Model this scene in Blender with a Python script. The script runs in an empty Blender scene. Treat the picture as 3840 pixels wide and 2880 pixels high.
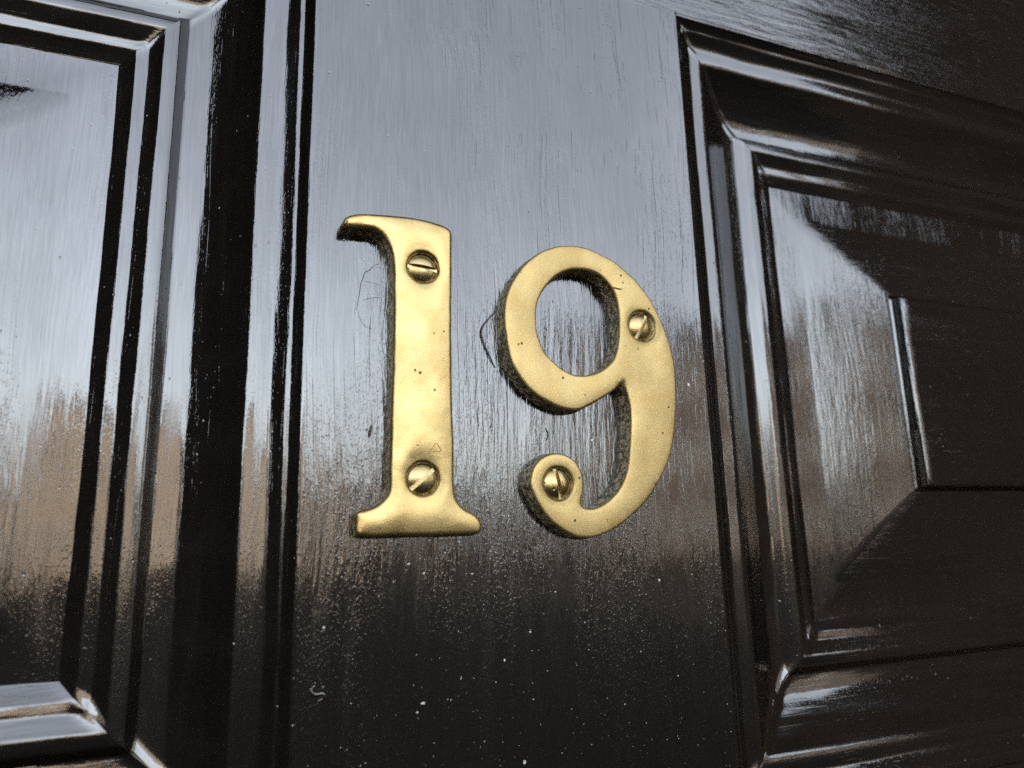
import bpy, bmesh, math, random
from mathutils import Vector, Matrix, noise
from mathutils.geometry import delaunay_2d_cdt

# ------------------------------------------------------------------ camera, world, sun, exposure
S = bpy.context.scene
EYE = 1.5                       # height of the lens above the pavement, metres
cam_d = bpy.data.cameras.new("camera")
cam = bpy.data.objects.new("camera", cam_d)
S.collection.objects.link(cam)
S.camera = cam
cam_d.sensor_width = 36.0
cam_d.lens = 25.19
cam_d.clip_start = 0.005
cam_d.clip_end = 400.0
_r = Vector((0.93108278, -0.36394933, -0.02501496))
_d = Vector((0.05198081, 0.20022653, -0.97836973))
_f = Vector((0.36108567, 0.90964291, 0.20534585))
m = Matrix((( _r.x, -_d.x, -_f.x, 0), (_r.y, -_d.y, -_f.y, 0), (_r.z, -_d.z, -_f.z, 0), (0, 0, 0, 1)))
cam.matrix_world = Matrix.Translation((0, -0.159268, EYE)) @ m
cam_d.dof.use_dof = True
cam_d.dof.focus_distance = 0.178
cam_d.dof.aperture_fstop = 11.0

SUN_EL, SUN_AZ = math.radians(23), math.radians(20)     # sun stands behind the house, so the door is in open shade
world = bpy.data.worlds.new("World")
S.world = world
world.use_nodes = True
wn, wl = world.node_tree.nodes, world.node_tree.links
bg = wn["Background"]
sky = wn.new("ShaderNodeTexSky")
sky.sky_type = 'NISHITA'
sky.sun_disc = False
sky.sun_elevation = SUN_EL
sky.sun_rotation = SUN_AZ
sky.air_density = 1.0
sky.dust_density = 3.0
hs = wn.new("ShaderNodeHueSaturation")
hs.inputs["Saturation"].default_value = 0.36            # thin high cloud greys the blue
wl.new(sky.outputs[0], hs.inputs["Color"])
wl.new(hs.outputs[0], bg.inputs[0])
bg.inputs[1].default_value = 0.12
sun_d = bpy.data.lights.new("sun", 'SUN')
sun = bpy.data.objects.new("sun", sun_d)
S.collection.objects.link(sun)
sun_d.energy = 2.3
sun_d.angle = math.radians(0.53)
sun_d.color = (1.0, 0.93, 0.84)
_sd = Vector((math.sin(SUN_AZ) * math.cos(SUN_EL), math.cos(SUN_AZ) * math.cos(SUN_EL), math.sin(SUN_EL)))
sun.rotation_euler = _sd.to_track_quat('Z', 'Y').to_euler()
sun.location = (0, 0, 30)
S.view_settings.view_transform = 'Standard'
S.view_settings.look = 'None'
S.view_settings.gamma = 1.0
S.view_settings.exposure = 3.6
S.cycles.max_bounces = 8
S.cycles.use_denoising = False

# ------------------------------------------------------------------ helpers
rnd = random.Random(19)
MM = 0.001
ORG = Vector((0, 0, EYE))       # millimetre drawings are measured from this point on the door face

def mesh_obj(name, verts, faces, mats, parent=None, smooth=True, fmat=None, tag=None, world_space=False):
    me = bpy.data.meshes.new(name)
    me.from_pydata([tuple(v) for v in verts], [], faces)
    for mt in (mats if isinstance(mats, (list, tuple)) else [mats]):
        me.materials.append(mt)
    if fmat:
        for p, k in zip(me.polygons, fmat):
            p.material_index = k
    me.validate()
    bm = bmesh.new(); bm.from_mesh(me)
    bmesh.ops.recalc_face_normals(bm, faces=bm.faces) if tag != 'keep' else None
    bm.to_mesh(me); bm.free()
    for p in me.polygons:
        p.use_smooth = smooth
    o = bpy.data.objects.new(name, me)
    S.collection.objects.link(o)
    o.location = (0, 0, 0) if world_space else ORG
    if parent:
        o.parent = parent
        o.location = Vector(o.location) - world_loc(parent)
    return o

def world_loc(o):
    v = Vector(o.location)
    while o.parent:
        o = o.parent
        v = v + Vector(o.location)
    return v

def thing(name, loc, label=None, cat=None, group=None, kind=None):
    o = bpy.data.objects.new(name, None)
    o.empty_display_size = 0.02
    S.collection.objects.link(o)
    o.location = loc
    props(o, label, cat, group, kind)
    return o

def props(o, label=None, cat=None, group=None, kind=None):
    if label: o["label"] = label
    if cat: o["category"] = cat
    if group: o["group"] = group
    if kind: o["kind"] = kind
    return o

def box(a, b):
    (x0, y0, z0), (x1, y1, z1) = a, b
    v = [(x0, y0, z0), (x1, y0, z0), (x1, y1, z0), (x0, y1, z0), (x0, y0, z1), (x1, y0, z1), (x1, y1, z1), (x0, y1, z1)]
    f = [(0, 3, 2, 1), (4, 5, 6, 7), (0, 1, 5, 4), (1, 2, 6, 5), (2, 3, 7, 6), (3, 0, 4, 7)]
    return v, f

# ------------------------------------------------------------------ materials
class NT:
    def __init__(self, name):
        self.m = bpy.data.materials.new(name)
        self.m.use_nodes = True
        self.t = self.m.node_tree
        self.b = self.t.nodes["Principled BSDF"]
        self.tc = self.t.nodes.new("ShaderNodeTexCoord")
    def lk(self, a, b): self.t.links.new(a, b)
    def mapped(self, scale, src=None, loc=(0, 0, 0)):
        n = self.t.nodes.new("ShaderNodeMapping")
        n.inputs["Scale"].default_value = scale
        n.inputs["Location"].default_value = loc
        self.lk(src or self.tc.outputs["Object"], n.inputs["Vector"])
        return n.outputs[0]
    def noise(self, vec, scale=1.0, detail=2.0, rough=0.5, color=False):
        n = self.t.nodes.new("ShaderNodeTexNoise")
        n.inputs["Scale"].default_value = scale
        n.inputs["Detail"].default_value = detail
        n.inputs["Roughness"].default_value = rough
        self.lk(vec, n.inputs["Vector"])
        return n.outputs["Color" if color else "Fac"]
    def voronoi(self, vec, scale=1.0):
        n = self.t.nodes.new("ShaderNodeTexVoronoi")
        n.inputs["Scale"].default_value = scale
        self.lk(vec, n.inputs["Vector"])
        return n
    def math(self, op, a, b=None, clamp=False):
        n = self.t.nodes.new("ShaderNodeMath")
        n.operation = op
        n.use_clamp = clamp
        for k, x in enumerate((a, b)):
            if x is None: continue
            if isinstance(x, (int, float)): n.inputs[k].default_value = x
            else: self.lk(x, n.inputs[k])
        return n.outputs[0]
    def smooth(self, x, lo, hi, a=0.0, b=1.0):
        n = self.t.nodes.new("ShaderNodeMapRange")
        n.interpolation_type = 'SMOOTHSTEP'
        self.lk(x, n.inputs[0])
        for k, v in enumerate((lo, hi, a, b)): n.inputs[k + 1].default_value = v
        return n.outputs[0]
    def mix(self, f, a, b):
        n = self.t.nodes.new("ShaderNodeMix")
        n.data_type = 'RGBA'
        for i, x in ((0, f), (6, a), (7, b)):
            if isinstance(x, (int, float)): n.inputs[i].default_value = x
            elif isinstance(x, tuple): n.inputs[i].default_value = x + (1,)
            else: self.lk(x, n.inputs[i])
        return n.outputs[2]
    def vadd(self, a, b):
        n = self.t.nodes.new("ShaderNodeVectorMath")
        self.lk(a, n.inputs[0]); self.lk(b, n.inputs[1])
        return n.outputs[0]
    def vscale(self, a, k):
        n = self.t.nodes.new("ShaderNodeVectorMath")
        n.operation = 'MULTIPLY'
        self.lk(a, n.inputs[0]); n.inputs[1].default_value = k
        return n.outputs[0]
    def bump(self, h, strength=1.0):
        n = self.t.nodes.new("ShaderNodeBump")
        n.inputs["Strength"].default_value = strength
        n.inputs["Distance"].default_value = 1.0
        self.lk(h, n.inputs["Height"])
        self.lk(n.outputs[0], self.b.inputs["Normal"])

def paint(name, along, streak=1.0, stipple=1.0, wave=1.0, seed=0.0):
    """black gloss paint laid on with a brush; strokes run along the given axis"""
    t = NT(name)
    P = t.tc.outputs["Object"]
    off = t.mapped((1, 1, 1), P, (seed, seed * 1.7, seed * 0.6))
    ac = {'z': (1, 1, 0), 'x': (0, 1, 1)}[along]
    # strokes wander a little
    w = t.noise(t.mapped((14, 14, 14), off), 1, 2, color=True)
    wv = t.vscale(w, tuple(0.006 * a for a in ac))
    Q = t.vadd(off, wv)
    def sc(a, c): return {'z': (a, a, c), 'x': (c, a, a)}[along]
    hair = t.noise(t.mapped(sc(2300, 60), Q), 1, 2, 0.6)
    stroke = t.noise(t.mapped(sc(1050, 150), Q), 1, 3, 0.6)
    broad = t.noise(t.mapped(sc(330, 40), Q, (0.3, 0.1, 0.2)), 1, 2, 0.5)
    wav = t.noise(t.mapped(sc(70, 30), off), 1, 1, 0.4)
    st1 = t.noise(t.mapped(sc(2500, 1200), Q), 1, 1, 0.5)
    drop = t.smooth(st1, 0.54, 0.72)
    patch = t.smooth(t.noise(t.mapped(sc(60, 14), off), 1, 2, 0.6), 0.36, 0.64)
    groove = t.smooth(t.noise(t.mapped(sc(1500, 26), Q, (0.7, 0.4, 0.9)), 1, 1, 0.5), 0.60, 0.70)
    vo = t.voronoi(t.mapped(sc(330, 260), off))
    pgate = t.smooth(t.noise(t.mapped(sc(130, 130), off), 1, 1), 0.46, 0.6)
    pit = t.math('MULTIPLY', t.smooth(vo.outputs["Distance"], 0.02, 0.11, 1.0, 0.0), pgate)
    h = t.math('MULTIPLY', hair, 0.000024 * streak)
    h = t.math('ADD', h, t.math('MULTIPLY', t.math('MULTIPLY', stroke, t.math('ADD', t.math('MULTIPLY', patch, 0.7), 0.3)), 0.000095 * streak))
    h = t.math('ADD', h, t.math('MULTIPLY', broad, 0.00013 * streak))
    h = t.math('ADD', h, t.math('MULTIPLY', wav, 0.00009 * wave))
    h = t.math('ADD', h, t.math('MULTIPLY', t.math('MULTIPLY', drop, t.math('ADD', t.math('MULTIPLY', patch, 0.85), 0.15)), 0.000019 * stipple))
    h = t.math('SUBTRACT', h, t.math('MULTIPLY', t.math('MULTIPLY', groove, t.math('ADD', t.math('MULTIPLY', patch, 0.6), 0.4)), 0.000028 * streak))
    h = t.math('SUBTRACT', h, t.math('MULTIPLY', pit, 0.00006))
    t.bump(h)
    film = t.smooth(t.noise(t.mapped(sc(3200, 50), Q, (0.2, 0.9, 0.4)), 1, 3, 0.65), 0.3, 0.7, 0.48, 0.58)   # dust and wear leave duller streaks in the gloss
    area = t.noise(t.mapped(sc(22, 9), off, (0.5, 0.2, 0.8)), 1, 3, 0.55)
    film = t.math('MULTIPLY', film, t.smooth(area, 0.34, 0.66, 0.88, 1.08))
    t.lk(film, t.b.inputs["Specular IOR Level"])
    rgh = t.smooth(t.noise(t.mapped(sc(260, 18), Q, (0.9, 0.1, 0.3)), 1, 3, 0.6), 0.38, 0.66, 0.045, 0.13)
    t.lk(rgh, t.b.inputs["Roughness"])
    t.b.inputs["Base Color"].default_value = (0.0022, 0.0016, 0.0010, 1)
    t.b.inputs["Roughness"].default_value = 0.06
    t.b.inputs["IOR"].default_value = 1.85
    return t.m

PAINT_V = paint("black_gloss_paint_upright_strokes", 'z', 1.3, 0.9)
PAINT_H = paint("black_gloss_paint_level_strokes", 'x', 1.6, 1.0, 1.6, 3.1)
PAINT_MV = paint("black_gloss_paint_upright_moulding", 'z', 0.45, 0.5, 0.3, 1.3)
PAINT_MH = paint("black_gloss_paint_level_moulding", 'x', 0.45, 0.5, 0.3, 2.2)
PAINT_PV = paint("black_gloss_paint_panel", 'z', 0.95, 0.8, 2.2, 5.2)

def brass(name, screws=(), gloss=0.36, lump=1.0, base=(0.42, 0.318, 0.142)):
    t = NT(name)
    P = t.tc.outputs["Object"]
    big = t.noise(t.mapped((70, 70, 70)), 1, 3, 0.55)
    mid = t.noise(t.mapped((260, 260, 200)), 1, 3, 0.6)
    fine = t.noise(t.mapped((2300, 2300, 2300)), 1, 2, 0.6)
    scr = t.noise(t.mapped((380, 380, 5200)), 1, 1, 0.5)
    vo = t.voronoi(t.mapped((330, 330, 330)))
    gate = t.smooth(t.noise(t.mapped((110, 110, 110)), 1, 1), 0.5, 0.62)
    pit = t.math('MULTIPLY', t.smooth(vo.outputs["Distance"], 0.05, 0.13, 1.0, 0.0), gate)
    dark = tuple(c * 0.30 for c in base)
    col = t.mix(t.smooth(mid, 0.35, 0.7), base, (base[0] * 0.96, base[1] * 0.91, base[2] * 0.84))
    col = t.mix(t.math('MULTIPLY', pit, 0.85), col, (0.035, 0.026, 0.012))
    speck = t.smooth(fine, 0.66, 0.76, 0.0, 0.35)
    col = t.mix(speck, col, dark)
    rough = t.math('ADD', t.smooth(big, 0.35, 0.65, gloss - 0.05, gloss + 0.05), t.math('MULTIPLY', pit, 0.2))
    for (sx, sz, r0) in screws:                                   # grime that polishing never reaches, round each screw
        n = t.t.nodes.new("ShaderNodeVectorMath"); n.operation = 'DISTANCE'
        t.lk(t.mapped((1, 0, 1)), n.inputs[0]); n.inputs[1].default_value = (sx * MM, 0, sz * MM)
        wob = t.math('ADD', n.outputs["Value"], t.math('MULTIPLY', t.math('SUBTRACT', mid, 0.5), 0.004))
        g = t.smooth(wob, r0 * MM, (r0 + 1.6) * MM, 0.5, 0.0)
        col = t.mix(g, col, (0.16, 0.122, 0.045))
    t.lk(col, t.b.inputs["Base Color"])
    t.lk(rough, t.b.inputs["Roughness"])
    t.b.inputs["Metallic"].default_value = 1.0
    h = t.math('MULTIPLY', big, 0.00045 * lump)
    h = t.math('ADD', h, t.math('MULTIPLY', fine, 0.000012))
    h = t.math('ADD', h, t.math('MULTIPLY', scr, 0.000012))
    h = t.math('SUBTRACT', h, t.math('MULTIPLY', pit, 0.00008))
    t.bump(h)
    return t.m

def cast_side(name):
    """rough cast flank of the numeral, never polished: brown black with dull green"""
    t = NT(name)
    n1 = t.noise(t.mapped((900, 900, 900)), 1, 3, 0.65)
    n2 = t.noise(t.mapped((160, 160, 160)), 1, 2)
    col = t.mix(t.smooth(n1, 0.42, 0.62), (0.08, 0.066, 0.04), (0.46, 0.38, 0.23))
    col = t.mix(t.smooth(n2, 0.55, 0.75, 0, 0.4), col, (0.06, 0.085, 0.06))
    t.lk(col, t.b.inputs["Base Color"])
    t.b.inputs["Metallic"].default_value = 0.55
    t.b.inputs["Roughness"].default_value = 0.5
    t.bump(t.math('MULTIPLY', n1, 0.00028))
    return t.m

def plain(name, col, rough=0.6, metallic=0.0, scale=400, var=0.25, bump=0.0, spec=0.5):
    t = NT(name)
    n = t.noise(t.mapped((scale,) * 3), 1, 3, 0.6)
    t.lk(t.mix(t.smooth(n, 0.3, 0.7), tuple(c * (1 - var) for c in col), tuple(min(1, c * (1 + var)) for c in col)), t.b.inputs["Base Color"])
    t.b.inputs["Roughness"].default_value = rough
    t.b.inputs["Metallic"].default_value = metallic
    t.b.inputs["Specular IOR Level"].default_value = spec
    if bump: t.bump(t.math('MULTIPLY', n, bump))
    return t.m

# ------------------------------------------------------------------ the door
AX0, AX1 = 13.9, 121.0            # edges of the upright between the two panels
AZ0, AZ1 = -69.8, 155.6           # lower and upper edge of the panel openings
PW = 335.0                        # width of a panel opening
DOOR = thing("panelled_door", (0.0675, 0, 0.06), "black gloss painted panelled door with brush marks, behind the brass numerals", "door")

# moulding section: distance in from the edge of the opening, height over the door face (mm)
def section():
    pts = [(-0.7, 0.0), (-0.1, -0.10), (0.35, -0.42), (1.5, -1.6), (2.3, -2.35), (2.65, -2.48), (3.0, -2.56), (3.6, -3.0), (5.0, -3.95), (6.1, -4.6), (6.5, -4.75), (6.9, -4.8),
           (8.0, -4.74), (9.6, -4.74), (10.9, -4.86), (11.6, -5.15), (12.1, -5.55)]
    h, u = -5.55, 12.1
    n = 14
    for k in range(1, n + 1):                       # hollow
        a = math.radians(42 - 18 * (k - 0.5) / n)
        du = (23.6 - 12.1) / n
        u += du; h -= math.tan(a) * du
        pts.append((u, h))
    hb = h
    pts += [(24.4, hb - 0.22), (26.0, hb - 0.46), (28.2, hb - 0.78), (28.6, hb - 0.78), (29.0, hb - 0.45), (30.5, hb + 1.1), (31.0, hb + 1.42), (31.5, hb + 1.52), (33.4, hb + 1.66), (33.8, hb + 1.6), (34.2, hb + 1.4),
            (37.0, hb - 0.3), (37.4, hb - 0.46), (37.8, hb - 0.5), (39.5, hb - 0.53), (39.9, hb - 0.66), (40.3, hb - 0.88), (43.3, hb - 2.65), (43.8, hb - 2.85), (44.4, hb - 2.9)]
    return pts
SEC = section()
PANEL_H = SEC[-1][1]
FILL = []                                           # how far thick paint rounds out each hollow of the section at a corner
for u_, h_ in SEC:
    near = [hh for uu, hh in SEC if abs(uu - u_) < 4.5]
    FILL.append(min(0.9, 0.36 * max(0.0, max(near) - h_)) if 1 < u_ < 43 else 0.0)

def rail_strip(name, ax, sign_u, edge, lo, hi, mat, parent, slo=1, shi=1, seed=0):
    """one mitred run of moulding. ax 'x': runs level, the section goes down/up in z; ax 'z': runs upright, section goes in x"""
    n = 150
    V, F = [], []
    for i in range(n + 1):
        f = i / n
        f = 0.5 - 0.5 * math.cos(math.pi * f)
        for j, (u, h) in enumerate(SEC):
            a = (lo + slo * u) * (1 - f) + (hi - shi * u) * f
            w = 0.10 * (noise.noise(Vector((a * 0.03, j * 0.35, seed))) ) + 0.05 * noise.noise(Vector((a * 0.11, j * 0.8, seed + 5)))
            d = min(a - lo - u, hi - u - a)
            low = (a - lo < hi - a) if ax == 'z' else sign_u > 0
            w += FILL[j] * (1.0 if low else 0.35) * math.exp(-(d / (1.9 if low else 1.2)) ** 2)          # paint gathered in the mitre
            hh = h + (w if 0 < j < len(SEC) - 1 else 0)
            uu = edge + sign_u * (u + (0.6 * w if 0 < j < len(SEC) - 1 else 0))
            V.append((a * MM, -hh * MM, uu * MM) if ax == 'x' else (uu * MM, -hh * MM, a * MM))
    m_ = len(SEC)
    for i in range(n):
        for j in range(m_ - 1):
            F.append((i * m_ + j, i * m_ + j + 1, (i + 1) * m_ + j + 1, (i + 1) * m_ + j))
    o = mesh_obj(name, V, F, mat, parent, tag='keep')
    fix_front(o)
    o.data.set_sharp_from_angle(angle=math.radians(42))
    return o

def fix_front(o):
    me = o.data
    if sum(p.normal.y * p.area for p in me.polygons) > 0:
        me.flip_normals()

def sheet(name, x0, x1, z0, z1, h, mat, parent, nx=2, nz=2, amp=0.0, seed=0, depth=30):
    """a board: a front sheet that is slightly uneven, with sides going back"""
    V, F = [], []
    for i in range(nx + 1):
        for j in range(nz + 1):
            x = x0 + (x1 - x0) * i / nx; z = z0 + (z1 - z0) * j / nz
            e = amp * noise.noise(Vector((x * 0.02, z * 0.02, seed))) if 0 < i < nx and 0 < j < nz else 0
            V.append((x * MM, -(h + e) * MM, z * MM))
    for i in range(nx):
        for j in range(nz):
            a = i * (nz + 1) + j
            F.append((a, a + nz + 1, a + nz + 2, a + 1))
    ring = [i * (nz + 1) for i in range(nx + 1)] + [nx * (nz + 1) + j for j in range(1, nz + 1)] + [i * (nz + 1) + nz for i in range(nx - 1, -1, -1)] + [j for j in range(nz - 1, 0, -1)]
    b0 = len(V)
    for k in ring:
        v = V[k]; V.append((v[0], depth * MM, v[2]))
    for k in range(len(ring)):
        k2 = (k + 1) % len(ring)
        F.append((ring[k], b0 + k, b0 + k2, ring[k2]))
    o = mesh_obj(name, V, F, mat, parent, smooth=False)
    return o

DX0, DX1 = AX0 - PW - 105, AX1 + PW + 105
E_ = 0.7
sheet("muntin", AX0 + E_, AX1 - E_, AZ0 + E_, AZ1 - E_, 0, PAINT_V, DOOR, 24, 50, 0.10, 1)
sheet("top_rail", DX0 + 105, DX1 - 105, AZ1 - E_ + 0.02, AZ1 + 120, -0.12, PAINT_H, DOOR, 60, 12, 0.15, 2)
sheet("lower_rail", DX0 + 105, DX1 - 105, AZ0 - 150, AZ0 + E_ - 0.02, -0.12, PAINT_H, DOOR, 60, 12, 0.15, 3)
for x0, x1 in ((DX0, DX0 + 104.98), (DX1 - 104.98, DX1)):
    sheet("stile", x0, x1, -1440, 900, 0, PAINT_V, DOOR, 4, 30, 0.1, 4)
sheet("upper_panel", DX0 + 105, DX1 - 105, AZ1 + 120.02, 900, -9, PAINT_PV, DOOR, 8, 8, 0.1, 6)
sheet("bottom_panel", DX0 + 105, DX1 - 105, -1440, AZ0 - 150.02, -9, PAINT_PV, DOOR, 8, 8, 0.1, 7)

def raised_panel(x0, x1, z0, z1, parent, seed):
    """flat margin, sloping bevel, small square shoulder, raised field"""
    h0 = PANEL_H + 0.25
    m0, bev = 9.0, 26.6
    def ring(ins, h):
        q = ins if ins <= m0 + 0.6 else ins * 1.12 - 0.12 * (m0 + 0.6)
        return [(x0 + q, z0 + ins, h), (x1 - q, z0 + ins, h), (x1 - q, z1 - ins, h), (x0 + q, z1 - ins, h)]
    levels = [(-2, h0), (m0 - 0.6, h0), (m0, h0 + 0.12), (m0 + 0.6, h0 + 0.2), (m0 + bev - 0.5, h0 + 7.1), (m0 + bev, h0 + 7.05), (m0 + bev + 0.3, h0 + 6.6), (m0 + bev + 0.8, h0 + 6.45), (m0 + bev + 1.2, h0 + 6.9), (m0 + bev + 1.45, h0 + 9.9), (m0 + bev + 1.75, h0 + 10.4), (m0 + bev + 2.3, h0 + 10.6), (m0 + bev + 3.0, h0 + 10.65), (m0 + bev + 3.8, h0 + 10.7)]
    V, F = [], []
    n = 30
    for (ins, h) in levels:
        c = ring(ins, h)
        for k in range(4):
            a, b = c[k], c[(k + 1) % 4]
            for i in range(n):
                f = i / n
                x = a[0] + (b[0] - a[0]) * f; z = a[1] + (b[1] - a[1]) * f
                w = 0.13 * noise.noise(Vector((x * 0.04, z * 0.04, seed + ins * 0.3)))
                V.append((x * MM, -(h + w) * MM, z * MM))
    r = 4 * n
    for l in range(len(levels) - 1):
        for k in range(r):
            k2 = (k + 1) % r
            F.append((l * r + k, l * r + k2, (l + 1) * r + k2, (l + 1) * r + k))
    F.append(tuple((len(levels) - 1) * r + k for k in range(r)))
    # bevels of the level runs carry level strokes
    fm = []
    for f in F:
        if len(f) > 4: fm.append(1); continue
        k = f[0] % r // n
        fm.append(1 if k in (0, 2) and f[0] // r >= 3 and seed == 11 else 0)
    o = mesh_obj("raised_panel", V, F, [PAINT_PV, PAINT_H], parent, smooth=False, fmat=fm, tag='keep')
    fix_front(o)
    me = o.data
    for p in me.polygons:
        p.use_smooth = len(p.vertices) == 4
    me.set_sharp_from_angle(angle=math.radians(28))
    return o

U = SEC[-1][0]
for s, (x0, x1) in enumerate(((AX0 - PW, AX0), (AX1, AX1 + PW))):
    raised_panel(x0 + U, x1 - U, AZ0 + U, AZ1 - U, DOOR, 10 + s)
    rail_strip("moulding", 'z', 1, x0, AZ0, AZ1, PAINT_MV, DOOR, seed=s * 9 + 1)
    rail_strip("moulding", 'z', -1, x1, AZ0, AZ1, PAINT_MV, DOOR, seed=s * 9 + 2)
    rail_strip("moulding", 'x', 1, AZ0, x0, x1, PAINT_MH, DOOR, seed=s * 9 + 3)
    rail_strip("moulding", 'x', -1, AZ1, x0, x1, PAINT_MH, DOOR, seed=s * 9 + 4)

# ------------------------------------------------------------------ brass numerals
ONE = [(20.78, 69.39), (20.9, 70.3), (21.22, 70.93), (21.64, 71.77), (22.74, 72.48), (25.05, 73.23), (27.8, 73.57), (32.02, 73.86), (36.32, 74.04), (40.69, 73.83), (43.65, 73.33), (45.59, 72.76), (46.63, 71.97), (47.0, 70.94), (47.06, 68.33), (46.91, 60.69), (46.77, 52.32), (46.69, 46.8), (46.72, 38.2), (46.77, 30.3), (46.96, 22.53), (47.06, 19.37), (47.02, 15.59), (47.03, 12.56), (47.13, 10.02), (47.54, 8.25), (48.46, 6.74), (49.87, 5.71), (51.46, 4.87), (52.54, 4.04), (53.26, 2.97), (53.45, 1.8), (53.12, 0.75), (52.48, 0.25), (45.33, 0.2), (37.77, 0.19), (31.94, 0.13), (27.65, 0.21), (25.76, 0.48), (25.29, 1.25), (25.26, 3.31), (25.39, 5.37), (27.56, 6.08), (29.24, 6.63), (30.69, 7.61), (31.84, 8.9), (32.34, 10.04), (32.42, 11.77), (32.41, 15.43), (32.47, 19.08), (32.6, 27.16), (32.85, 37.31), (32.92, 47.8), (32.88, 56.19), (32.77, 60.55), (32.54, 63.47), (32.1, 65.19), (31.38, 66.87), (30.25, 68.36), (28.7, 69.34), (27.17, 69.72), (25.11, 69.65), (22.4, 69.49)]
NINE = [(77.46, 72.05), (80.94, 72.32), (83.83, 72.07), (85.81, 71.44), (89.7, 70.07), (92.62, 68.45), (95.52, 66.35), (97.47, 64.68), (99.35, 62.66), (101.26, 60.22), (103.09, 57.03), (104.7, 53.64), (105.73, 50.97), (106.64, 47.69), (107.31, 43.87), (107.59, 40.4), (107.53, 36.33), (107.17, 31.62), (106.61, 27.9), (106.08, 24.82), (105.3, 21.89), (103.44, 16.76), (100.0, 11.48), (96.24, 7.12), (91.51, 3.34), (86.41, 0.39), (82.06, -1.06), (78.39, -1.26), (74.82, -0.27), (70.87, 2.3), (67.97, 5.51), (66.1, 9.01), (65.39, 11.16), (65.57, 12.89), (66.4, 15.28), (68.12, 17.23), (70.29, 18.37), (72.45, 18.7), (74.61, 18.32), (76.73, 17.21), (78.23, 15.54), (79.07, 13.44), (79.28, 11.47), (79.01, 9.24), (78.58, 7.86), (78.38, 6.62), (79.0, 5.89), (80.23, 5.63), (82.13, 5.75), (84.41, 6.57), (86.75, 8.11), (88.83, 10.06), (90.27, 12.07), (91.43, 14.67), (92.12, 17.61), (92.6, 20.81), (93.0, 23.57), (93.37, 28.04), (93.24, 31.03), (92.68, 34.03), (91.94, 35.67), (90.92, 36.42), (89.02, 34.77), (85.91, 32.81), (82.84, 31.19), (79.53, 29.58), (77.92, 29.24), (75.98, 29.3), (72.87, 30.03), (69.81, 31.34), (66.8, 33.21), (64.43, 35.53), (62.4, 38.29), (61.26, 40.82), (60.66, 43.64), (60.05, 47.77), (59.89, 51.98), (60.33, 55.78), (61.38, 58.99), (62.88, 61.77), (65.13, 65.01), (67.56, 67.44), (70.4, 69.59), (73.24, 70.95), (75.17, 71.64)]
HOLE = [(78.7, 65.7), (75.79, 64.47), (73.27, 62.59), (71.16, 60.2), (69.79, 58.13), (68.8, 55.75), (68.35, 53.13), (68.3, 49.65), (68.84, 46.78), (69.94, 43.97), (71.77, 41.82), (74.54, 39.62), (77.36, 38.3), (79.59, 38.08), (81.57, 38.25), (84.58, 39.18), (87.35, 40.87), (89.49, 43.0), (90.48, 45.3), (91.11, 47.95), (91.58, 52.14), (91.57, 56.7), (90.87, 59.74), (89.62, 62.17), (87.96, 64.02), (85.48, 65.4), (82.58, 65.98), (80.6, 65.96)]


def resample(P, step):
    """closed Catmull-Rom through P, even spacing; corners tighter than 50 degrees stay sharp"""
    n = len(P)
    out = []
    for i in range(n):
        p0, p1, p2, p3 = (Vector(P[(i + k) % n]) for k in (-1, 0, 1, 2))
        m1, m2 = (p2 - p0) * 0.5, (p3 - p1) * 0.5
        L = (p2 - p1).length
        m1 = m1.normalized() * min(m1.length, L); m2 = m2.normalized() * min(m2.length, L)
        for k in range(12):
            t = k / 12
            out.append((2*t**3 - 3*t*t + 1) * p1 + (t**3 - 2*t*t + t) * m1 + (-2*t**3 + 3*t*t) * p2 + (t**3 - t*t) * m2)
    acc = [0]
    for i in range(len(out)):
        acc.append(acc[-1] + (out[(i + 1) % len(out)] - out[i]).length)
    N = max(12, int(acc[-1] / step)); res = []; j = 0
    for k in range(N):
        d = acc[-1] * k / N
        while acc[j + 1] < d: j += 1
        f = (d - acc[j]) / (acc[j + 1] - acc[j] + 1e-9)
        res.append(out[j].lerp(out[(j + 1) % len(out)], f))
    return res

def area(P): return 0.5 * sum(P[i].x * P[(i + 1) % len(P)].y - P[(i + 1) % len(P)].x * P[i].y for i in range(len(P)))

def inset_ring(P, d):
    """P counter-clockwise: moves inwards by d (a clockwise ring moves into the material too)"""
    n = len(P); out = []
    for i in range(n):
        e1 = (P[i] - P[i - 1]).normalized(); e2 = (P[(i + 1) % n] - P[i]).normalized()
        n1 = Vector((-e1.y, e1.x)); n2 = Vector((-e2.y, e2.x))
        b = (n1 + n2)
        b = b.normalized() if b.length > 1e-6 else n1
        out.append(P[i] + b * d / max(0.55, b.dot(n1)))
    for _ in range(2 if d > 0.5 else 0):
        out = [out[i] * 0.6 + (out[i - 1] + out[(i + 1) % n]) * 0.2 for i in range(n)]
    return out

def inside(p, P):
    c = False; n = len(P); j = n - 1
    for i in range(n):
        if (P[i].y > p.y) != (P[j].y > p.y) and p.x < (P[j].x - P[i].x) * (p.y - P[i].y) / (P[j].y - P[i].y) + P[i].x: c = not c
        j = i
    return c

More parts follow.
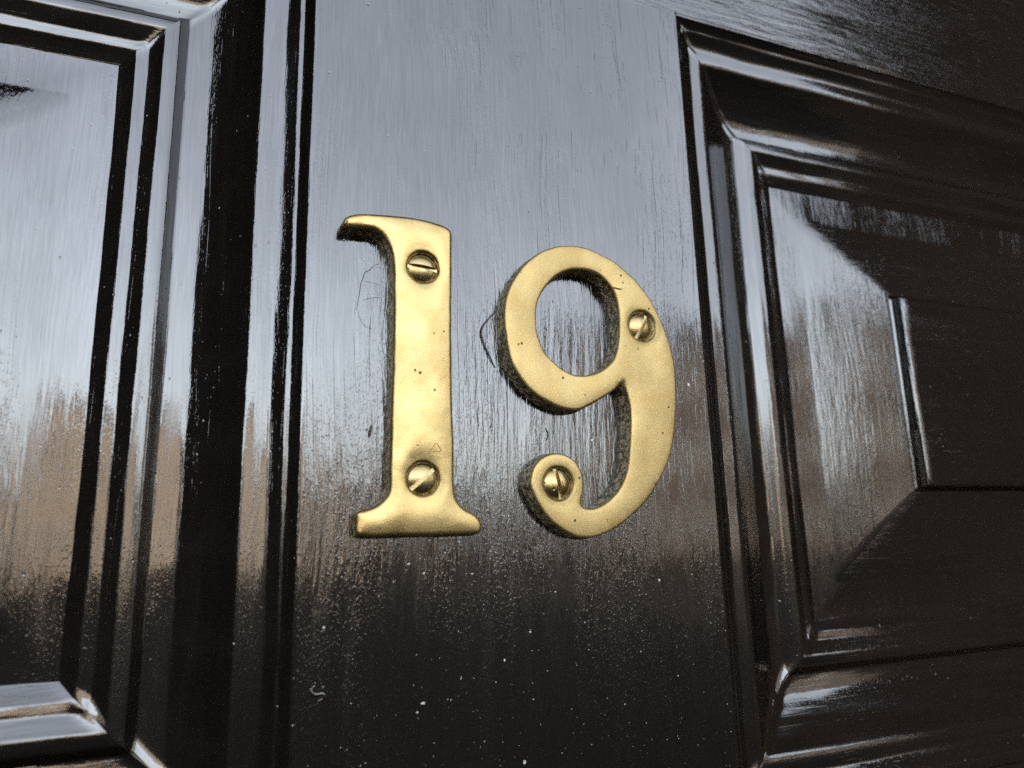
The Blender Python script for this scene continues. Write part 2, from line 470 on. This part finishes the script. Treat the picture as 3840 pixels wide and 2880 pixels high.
def build_numeral(outer, holes, screws, T, bev, dome, domew, mats, parent, seed):
    """cast numeral: flank, rolled edge, gently domed face, countersunk screw holes"""
    rings = []
    o = resample(outer, 0.55)
    if area(o) < 0: o.reverse()
    rings.append(o)
    for h in holes:
        r = resample(h, 0.55)
        if area(r) > 0: r.reverse()
        rings.append(r)
    V, F, M = [], [], []
    tops = []
    prof = [(-0.35, 0.0, 1), (-0.12, T * 0.35, 1), (0.0, T - bev, 1)] + [(bev * (1 - math.cos(a)), T - bev + bev * math.sin(a), 0) for a in (math.radians(15), math.radians(32), math.radians(50), math.radians(68), math.radians(84))]
    for R in rings:
        prev = None
        n = len(R)
        for (ins, h, mi) in prof:
            q = inset_ring(R, ins)
            base = len(V)
            for p in q:
                w = 0.10 * noise.noise(Vector((p.x * 0.35, p.y * 0.35, h + seed)))
                V.append((p.x + w, h, p.y + w))
            if prev is not None:
                for k in range(n):
                    F.append((prev + k, prev + (k + 1) % n, base + (k + 1) % n, base + k)); M.append(mi)
            prev = base
        tops.append((list(range(prev, prev + n)), [Vector((V[k][0], V[k][2])) for k in range(prev, prev + n)]))
    for (sx, sz, rr, rin, ang) in screws:
        prev = None; n = 56
        for (rad, h, mi) in ((rin - 0.15, T - 1.75, 1), (rr - 0.5, T - 0.55, 1), (rr - 0.18, T - 0.16, 0), (rr + 0.12, T - 0.02, 0), (rr + 0.4, T, 0)):
            base = len(V)
            for k in range(n):
                a = -2 * math.pi * k / n
                w = 0.13 * noise.noise(Vector((math.cos(a) * 2, math.sin(a) * 2, seed + sx)))
                V.append((sx + (rad + w) * math.cos(a), h, sz + (rad + w) * math.sin(a) * 1.02))
            if prev is not None:
                for k in range(n):
                    F.append((prev + k, prev + (k + 1) % n, base + (k + 1) % n, base + k)); M.append(mi)
            prev = base
        tops.append((list(range(prev, prev + n)), [Vector((V[k][0], V[k][2])) for k in range(prev, prev + n)]))
    # face
    bnd = [p for _, P in tops for p in P]
    O = tops[0][1]
    pts = list(bnd); ids = [k for I, _ in tops for k in I]
    edges = []; b0 = 0
    for I, P in tops:
        n = len(P)
        edges += [(b0 + k, b0 + (k + 1) % n) for k in range(n)]
        b0 += n
    def dist(p): return min((p - b).length for b in bnd)
    dd = [0.0] * len(bnd)
    xs = [p.x for p in O]; zs = [p.y for p in O]
    st = 1.15
    row = 0
    z = min(zs)
    while z < max(zs):
        x = min(xs) + (row % 2) * st * 0.5
        while x < max(xs):
            p = Vector((x + rnd.uniform(-.12, .12), z + rnd.uniform(-.12, .12)))
            if inside(p, O) and not any(inside(p, P) for _, P in tops[1:]):
                d = dist(p)
                if d > 0.55:
                    pts.append(p); dd.append(d)
            x += st
        z += st * 0.87; row += 1
    vo, eo, fo, ov, oe, of_ = delaunay_2d_cdt(pts, edges, [], 0, 1e-7)
    idx = []
    for k, p in enumerate(vo):
        src = ov[k][0] if ov[k] else -1
        if 0 <= src < len(ids):
            idx.append(ids[src])
        else:
            d = dd[src] if src >= 0 else dist(Vector(p))
            f = min(1.0, d / domew)
            hh = T + dome * (1 - (1 - f) ** 2) + 0.05 * noise.noise(Vector((p[0] * 0.18, p[1] * 0.18, seed)))
            idx.append(len(V)); V.append((p[0], hh, p[1]))
    for f in fo:
        c = sum((Vector(vo[k]) for k in f), Vector((0, 0))) / len(f)
        if inside(c, O) and not any(inside(c, P) for _, P in tops[1:]):
            F.append(tuple(idx[k] for k in f)); M.append(0)
    VV = [(x * MM, -h * MM, z * MM) for x, h, z in V]
    ob = mesh_obj("digit", VV, F, mats, parent, smooth=True, fmat=M)
    return ob

def build_screw(sx, sz, rin, ang, T, parent, mat):
    """domed slotted screw head"""
    n = 48
    V, F = [], []
    prof = [(rin * 0.62, -2.6), (rin, -1.15), (rin, -0.75), (rin * 0.985, -0.62), (rin * 0.93, -0.45), (rin * 0.8, -0.12), (rin * 0.6, 0.22), (rin * 0.36, 0.46), (rin * 0.16, 0.56)]
    for (r, h) in prof:
        for k in range(n):
            a = 2 * math.pi * k / n
            V.append((r * math.cos(a), -(T + h), r * math.sin(a)))
    for l in range(len(prof) - 1):
        for k in range(n):
            F.append((l * n + k, l * n + (k + 1) % n, (l + 1) * n + (k + 1) % n, (l + 1) * n + k))
    F.append(tuple(range((len(prof) - 1) * n, len(prof) * n)))
    F.append(tuple(reversed(range(n))))
    o = mesh_obj("screw", [(x * MM, y * MM, z * MM) for x, y, z in V], F, mat, parent)
    w, bot = 0.46, 0.62
    v, f = box((-rin * 1.2, -(T + 3), -w), (rin * 1.2, -(T - bot), w))
    c = mesh_obj("cutter", [(x * MM, y * MM, z * MM) for x, y, z in v], f, SLOT, None, smooth=False)
    c.location = (0, 0, 0)
    o_par, o_loc = o.parent, o.location.copy()
    o.parent = None; o.location = (0, 0, 0)
    md = o.modifiers.new("slot", 'BOOLEAN'); md.operation = 'DIFFERENCE'; md.solver = 'EXACT'; md.object = c
    bpy.context.view_layer.update()
    dg = bpy.context.evaluated_depsgraph_get()
    me = bpy.data.meshes.new_from_object(o.evaluated_get(dg))
    o.modifiers.clear()
    old = o.data
    o.data = me
    bpy.data.meshes.remove(old)
    bpy.data.objects.remove(c)
    a = math.radians(ang)
    me.transform(Matrix.Translation((sx * MM, 0, sz * MM)) @ Matrix.Rotation(-a, 4, 'Y'))
    for p in me.polygons: p.use_smooth = True
    me.set_sharp_from_angle(angle=math.radians(32))
    o.parent = o_par; o.location = o_loc
    return o

T9 = 4.8
SC1 = [(39.75, 61.7, 4.15, 3.55, -5.0), (39.8, 12.4, 4.0, 3.5, 40.0)]
SC9 = [(98.4, 52.3, 4.45, 3.5, 62.0), (72.6, 11.4, 4.2, 3.6, -80.0)]
CAST = cast_side("unpolished_cast_flank")
NUM = []
SCREW = brass("tarnished_screw_brass", (), 0.3, 0.4, (0.33, 0.26, 0.13))
SLOT = plain("bare_metal_slot", (0.62, 0.57, 0.50), 0.35, 1.0, 1500, 0.4, 0.00004)
for name, label, out, holes, sc, bev, dome, dw, lump, gl, bx in (
        ("brass_numeral", "worn brass numeral 1 with a serif foot, held by two slotted screws", ONE, [], SC1, 1.15, 0.42, 4.5, 0.8, 0.40, 39.5),
        ("brass_numeral", "brass numeral 9 with oval eye and curled tail, held by two slotted screws", NINE, [HOLE], SC9, 0.75, 0.16, 3.5, 0.28, 0.52, 82)):
    root = thing(name, ORG + Vector((bx * MM, 0, min(p[1] for p in out) * MM)), label, "house number", "brass house numerals on the door")
    FACE = brass("polished_brass_face", [(s[0], s[1], s[2] - 0.1) for s in sc], gl, lump)
    build_numeral(out, holes, sc, T9, bev, dome, dw, [FACE, CAST], root, bx)
    for (sx, sz, rr, rin, ang) in sc:
        build_screw(sx, sz, rin + 0.16, ang, T9 - 0.40, root, SCREW)
    NUM.append(root)

# ------------------------------------------------------------------ small things stuck in the paint
def tube(P, r, n=6):
    P = [Vector(p) for p in P]
    Q = []
    for i in range(len(P) - 1):
        p0 = P[max(0, i - 1)]; p1 = P[i]; p2 = P[i + 1]; p3 = P[min(len(P) - 1, i + 2)]
        for k in range(5):
            t = k / 5
            Q.append(0.5 * ((2 * p1) + (p2 - p0) * t + (2 * p0 - 5 * p1 + 4 * p2 - p3) * t * t + (3 * p1 - p0 - 3 * p2 + p3) * t ** 3))
    Q.append(P[-1])
    V, F = [], []
    m_ = len(Q)
    for i, q in enumerate(Q):
        d = (Q[min(m_ - 1, i + 1)] - Q[max(0, i - 1)]).normalized()
        s = d.cross(Vector((0, 1, 0))).normalized(); u = s.cross(d)
        rr = r * (0.35 + 0.65 * min(1, 4 * i / m_, 4 * (m_ - 1 - i) / m_))
        for k in range(n):
            a = 2 * math.pi * k / n
            V.append(q + (s * math.cos(a) + u * math.sin(a)) * rr)
    for i in range(m_ - 1):
        for k in range(n):
            F.append((i * n + k, i * n + (k + 1) % n, (i + 1) * n + (k + 1) % n, (i + 1) * n + k))
    F.append(tuple(reversed(range(n)))); F.append(tuple(range((m_ - 1) * n, m_ * n)))
    return [(v * MM) for v in V], F

BRISTLE = plain("dark_bristle", (0.02, 0.014, 0.009), 0.4)
GREY = plain("pale_grit", (0.42, 0.42, 0.40), 0.7, scale=3000)
RUST = plain("dark_rust", (0.03, 0.02, 0.012), 0.6)
def stuck(name, P, r, mat, label, cat, group=None):
    V, F = tube([(x, y, z) for x, y, z in P], r)
    c = sum((Vector(v) for v in V), Vector()) / len(V)
    V = [Vector(v) - c for v in V]
    o = mesh_obj(name, V, F, mat)
    o.location = ORG + c
    props(o, label, cat, group)
    return o
stuck("bristle", [(59.2, -2.2, 54.3), (57.54, -0.9, 52.13), (56.06, -0.5, 50.34), (55.43, -0.5, 48.65), (55.64, -0.5, 46.56), (56.55, -0.5, 44.18), (57.81, -0.4, 41.59), (58.97, -0.1, 39.7)], 0.21, BRISTLE,
      "long dark curved bristle looping out from the left edge of the 9", "bristle")
stuck("bristle", [(71.72, -0.12, 25.39), (72.24, -0.2, 24.24), (72.26, -0.2, 23.08), (71.85, -0.1, 22.2)], 0.13, BRISTLE,
      "short dark curved bristle in the paint under the bowl of the 9", "bristle")
stuck("bristle", [(29.08, -0.2, 24.74), (28.8, -0.32, 23.21), (28.62, -0.2, 21.94)], 0.27, RUST,
      "short thick dark splinter in the paint left of the lower stem of the 1", "splinter")
TARN = plain("dark_tarnish", (0.06, 0.052, 0.02), 0.6, 0.3, 2500)
V, F = tube([(41.3, -5.17, 18.5), (42.0, -5.2, 19.5), (42.65, -5.2, 20.4), (43.2, -5.2, 19.6), (43.8, -5.17, 18.66), (42.6, -5.19, 18.45), (41.9, -5.17, 18.5)], 0.075)
mesh_obj("tarnish_mark", V, F, TARN, NUM[0])
for P, r in (([(89.95, -4.86, 62.0), (91.1, -4.95, 61.86), (92.0, -4.97, 61.7), (92.9, -4.96, 61.85)], 0.17), ([(98.8, -4.72, 11.7), (99.2, -4.6, 11.4), (99.45, -4.4, 11.1)], 0.36), ([(96.4, -4.95, 46.4), (96.5, -4.96, 45.7)], 0.14), ([(80.1, -4.9, 33.2), (80.8, -4.93, 33.1)], 0.12), ([(84.9, -4.9, 3.1), (85.05, -4.9, 2.3)], 0.12)):
    V, F = tube(P, r)
    mesh_obj("nick", V, F, TARN, NUM[1])
FIB = plain("pale_fibre", (0.5, 0.49, 0.46), 0.7, scale=3000)
stuck("fibre", [(-0.84, 10.9, -22.67), (-0.3, 10.75, -23.19), (0.74, 10.3, -23.53), (2.14, 9.6, -23.7)], 0.07, FIB,
      "short pale fibre caught in the hollow of the moulding left of the 1", "fibre")
for P, r in (([(30.42, 63.17), (29.43, 62.75), (28.74, 62.07), (28.05, 61.24), (27.07, 60.68), (26.74, 59.53), (26.15, 57.7), (25.91, 55.62), (25.61, 53.54), (25.39, 52.07), (25.31, 51.19)], 0.09),
             ([(26.43, 53.55), (28.15, 54.38), (30.67, 54.93)], 0.045), ([(25.65, 51.3), (25.97, 49.66), (27.29, 47.63), (29.36, 47.0)], 0.035), ([(27.1, 58.4), (28.6, 58.3), (30.4, 57.9)], 0.035)):
    V, F = tube([(x, -0.03, z) for x, z in P], r)
    mesh_obj("paint_crack", V, F, RUST, DOOR)
V, F = tube([(18.53, -0.1, -29.0), (17.71, -0.1, -29.96), (18.59, -0.1, -30.87), (20.08, -0.1, -30.81), (20.32, -0.1, -31.66), (19.05, -0.1, -32.15)], 0.42)
V = [(v[0], v[1] * 0.25, v[2]) for v in V]
mesh_obj("paint_ridge", V, F, PAINT_V, DOOR)

def lump(c, r, seed, squash=0.5):
    bm = bmesh.new()
    bmesh.ops.create_icosphere(bm, subdivisions=2, radius=1.0)
    V = []
    for v in bm.verts:
        k = 1 + 0.55 * noise.noise(v.co * 1.6 + Vector((seed * 3.1, seed, 0)))
        V.append(((c[0] + v.co.x * r[0] * k) * MM, (-c[1] + v.co.y * squash * min(r) * k) * MM, (c[2] + v.co.z * r[1] * k) * MM))
    F = [tuple(v.index for v in f.verts) for f in bm.faces]
    bm.free()
    return V, F
for k, (x, z, rx, rz, lab) in enumerate((
        (41.0, -34.7, 0.75, 0.34, "largest pale crumb of grit, low on the door below the 1"),
        (39.7, -36.4, 0.32, 0.28, "small pale crumb just under the largest crumb of grit"),
        (37.7, -5.8, 0.5, 0.3, "pale flat crumb of grit a little below the foot of the 1"),
        (49.2, -1.3, 0.5, 0.35, "pale crumb tucked under the right end of the foot of the 1"),
        (41.1, -7.97, 0.3, 0.3, "small round crumb right of the flat crumb below the 1"),
        (19.9, -17.9, 0.35, 0.4, "pale crumb near the left edge of the upright, below the 1"),
        (63.9, -49.2, 0.4, 0.6, "brownish crumb at the very bottom of the upright"),
        (101.4, -12.1, 0.4, 0.5, "pale crumb low right of the tail of the 9"),
        (59.7, -27.6, 0.28, 0.4, "small upright crumb midway below the two numerals"),
        (66.1, -22.0, 0.32, 0.35, "small pale crumb below the curl of the 9"),
        (84.4, 22.6, 0.55, 0.6, "pale crumb of grit inside the hook of the 9"),
        (114.6, 38.4, 0.6, 0.65, "pale crumb of grit right of the waist of the 9"))):
    V, F = lump((0, 0.05, 0), (rx * 0.72, rz * 0.72), k)
    o = mesh_obj("crumb", V, F, GREY)
    o.location = ORG + Vector((x * MM, 0, z * MM))
    props(o, lab, "grit", "crumbs of grit stuck in the black paint")
# finest dust: nobody could count it
V, F = [], []
for k in range(620):
    x = rnd.uniform(AX0 + 1, AX1 - 1); z = AZ0 + 4 + (rnd.random() ** 1.3) * 85
    r = 0.05 + 0.12 * rnd.random() ** 3
    b = len(V)
    for dx, dy, dz in ((1, 0, 0), (-1, 0, 0), (0, 0, 1), (0, 0, -1), (0, -1, 0)):
        V.append(((x + dx * r * rnd.uniform(.6, 1.3)) * MM, (dy * r * 0.9 - 0.02) * MM, (z + dz * r * rnd.uniform(.6, 1.5)) * MM))
    F += [(b, b + 4, b + 2), (b + 2, b + 4, b + 1), (b + 1, b + 4, b + 3), (b + 3, b + 4, b)]
o = mesh_obj("dust", V, F, GREY, None, smooth=False)
props(o, "fine pale dust specks over the lower part of the upright", "dust", kind="stuff")

# ------------------------------------------------------------------ what the gloss paint mirrors: doorway, street and the houses opposite
def brickwork(name, base, mortar, scale=1.0):
    t = NT(name)
    n = t.t.nodes.new("ShaderNodeTexBrick")
    n.inputs["Scale"].default_value = 1.0
    n.inputs["Brick Width"].default_value = 0.225; n.inputs["Row Height"].default_value = 0.075; n.inputs["Mortar Size"].default_value = 0.008
    n.inputs["Color1"].default_value = base + (1,)
    n.inputs["Color2"].default_value = tuple(c * 0.75 for c in base) + (1,)
    n.inputs["Mortar"].default_value = mortar + (1,)
    sp = t.t.nodes.new("ShaderNodeSeparateXYZ"); cb = t.t.nodes.new("ShaderNodeCombineXYZ")
    t.lk(t.tc.outputs["Object"], sp.inputs[0])
    t.lk(t.math('ADD', sp.outputs[0], sp.outputs[1]), cb.inputs[0]); t.lk(sp.outputs[2], cb.inputs[1])
    t.lk(cb.outputs[0], n.inputs["Vector"])
    t.lk(n.outputs[0], t.b.inputs["Base Color"])
    t.b.inputs["Roughness"].default_value = 0.85
    return t.m
BR_DARK = brickwork("dark_brick", (0.05, 0.036, 0.028), (0.07, 0.06, 0.05))
BR_BROWN = brickwork("brown_brick", (0.12, 0.074, 0.047), (0.12, 0.09, 0.065))
BR_TAN = brickwork("tan_brick", (0.20, 0.15, 0.108), (0.24, 0.20, 0.16))
BR_RED = brickwork("red_brick", (0.034, 0.0215, 0.0145), (0.045, 0.035, 0.028))
ASPH = plain("asphalt", (0.022, 0.018, 0.013), 0.95, scale=30, bump=0.002, spec=0.08)
FLAG = plain("pavement_stone", (0.022, 0.016, 0.010), 0.9, scale=6, spec=0.08)
SLATE = plain("slate", (0.07, 0.07, 0.08), 0.6, scale=8)
WIN = plain("window_glass", (0.03, 0.035, 0.04), 0.08, scale=2, var=0.1)
WHITE = plain("white_joinery", (0.45, 0.44, 0.41), 0.5, scale=5, var=0.05)

def slab(name, a, b, mat, parent=None, kind=None):
    v, f = box(a, b)
    o = mesh_obj(name, v, f, mat, parent, smooth=False, world_space=True)
    if kind: o["kind"] = kind
    return o
slab("ground", (-90, -90, -0.6), (90, 90, -0.13), ASPH, kind="structure")
slab("pavement", (-40, -2.6, -0.126), (40, -0.001, 0.0), FLAG, kind="structure")
slab("doorstep", (DX0 * MM - 0.02, -0.36, 0.004), (DX1 * MM + 0.02, 0.06, 0.055), FLAG, kind="structure")
REV = 0.37                         # depth of the reveal
JX0, JX1, HEAD = DX0 * MM - 0.012, DX1 * MM + 0.012, EYE + 0.62
wall = thing("house_wall", (0, 0, 0), kind="structure")
slab("wall", (-12, -REV, 0), (JX0, 0.35, 11.5), BR_DARK, wall)
slab("wall", (JX1, -REV, 0), (12, 0.35, 11.5), BR_BROWN, wall)
slab("wall", (JX0, -REV, HEAD), (JX1, 0.35, 11.5), BR_DARK, wall)
slab("wall", (JX0, 0.06, 0), (JX1, 0.34, HEAD), BR_DARK, wall)

def house(x0, x1, h, mat, wx, storeys, label, fy=-44.0):
    root = thing("brick_house", ((x0 + x1) / 2, fy, 0), label, "house", "houses across the street mirrored in the paint")
    dp = 2.6 if fy > -40 else 8.0
    slab("wall", (x0, fy - dp, 0), (x1, fy, h), mat, root)
    ym, rh = fy - dp / 2, h + 1.2
    v = [(x0, fy - dp - 0.2, h), (x1, fy - dp - 0.2, h), (x1, fy + 0.2, h), (x0, fy + 0.2, h), (x0, ym, rh), (x1, ym, rh)]
    mesh_obj("roof", v, [(0, 1, 5, 4), (2, 3, 4, 5), (1, 2, 5), (3, 0, 4), (3, 2, 1, 0)], SLATE, root, smooth=False, world_space=True)
    slab("chimney", (x1 - 1.5, ym - 0.5, h), (x1 - 0.3, ym + 0.5, rh + 1.0), mat, root)
    for s in range(storeys):
        for k in range(wx):
            cx = x0 + (x1 - x0) * (k + 0.5) / wx; cz = 0.9 + s * (h - 0.5) / storeys
            fr = slab("window", (cx - 0.55, fy, cz), (cx + 0.55, fy + 0.08, cz + 1.7), WHITE, root)
            slab("pane", (cx - 0.47, fy + 0.08, cz + 0.08), (cx + 0.47, fy + 0.09, cz + 0.82), WIN, fr)
            slab("pane", (cx - 0.47, fy + 0.08, cz + 0.9), (cx + 0.47, fy + 0.09, cz + 1.62), WIN, fr)
house(-46, -28, 8.0, BR_RED, 5, 2, "red brick house across the street, far left of the row")
house(-28, -3, 8.6, BR_TAN, 7, 2, "long tan brick house across the street, left of the facing one")
house(-3, 4, 6.2, BR_TAN, 3, 2, "narrow tan brick house straight across the street from the door")
house(4, 16, 4.0, BR_DARK, 4, 1, "low dark brick house across the street, right of the facing one")
house(16.4, 35, 11.6, BR_RED, 4, 3, "tall red brick house standing nearer, to the right across the street", -31.0)
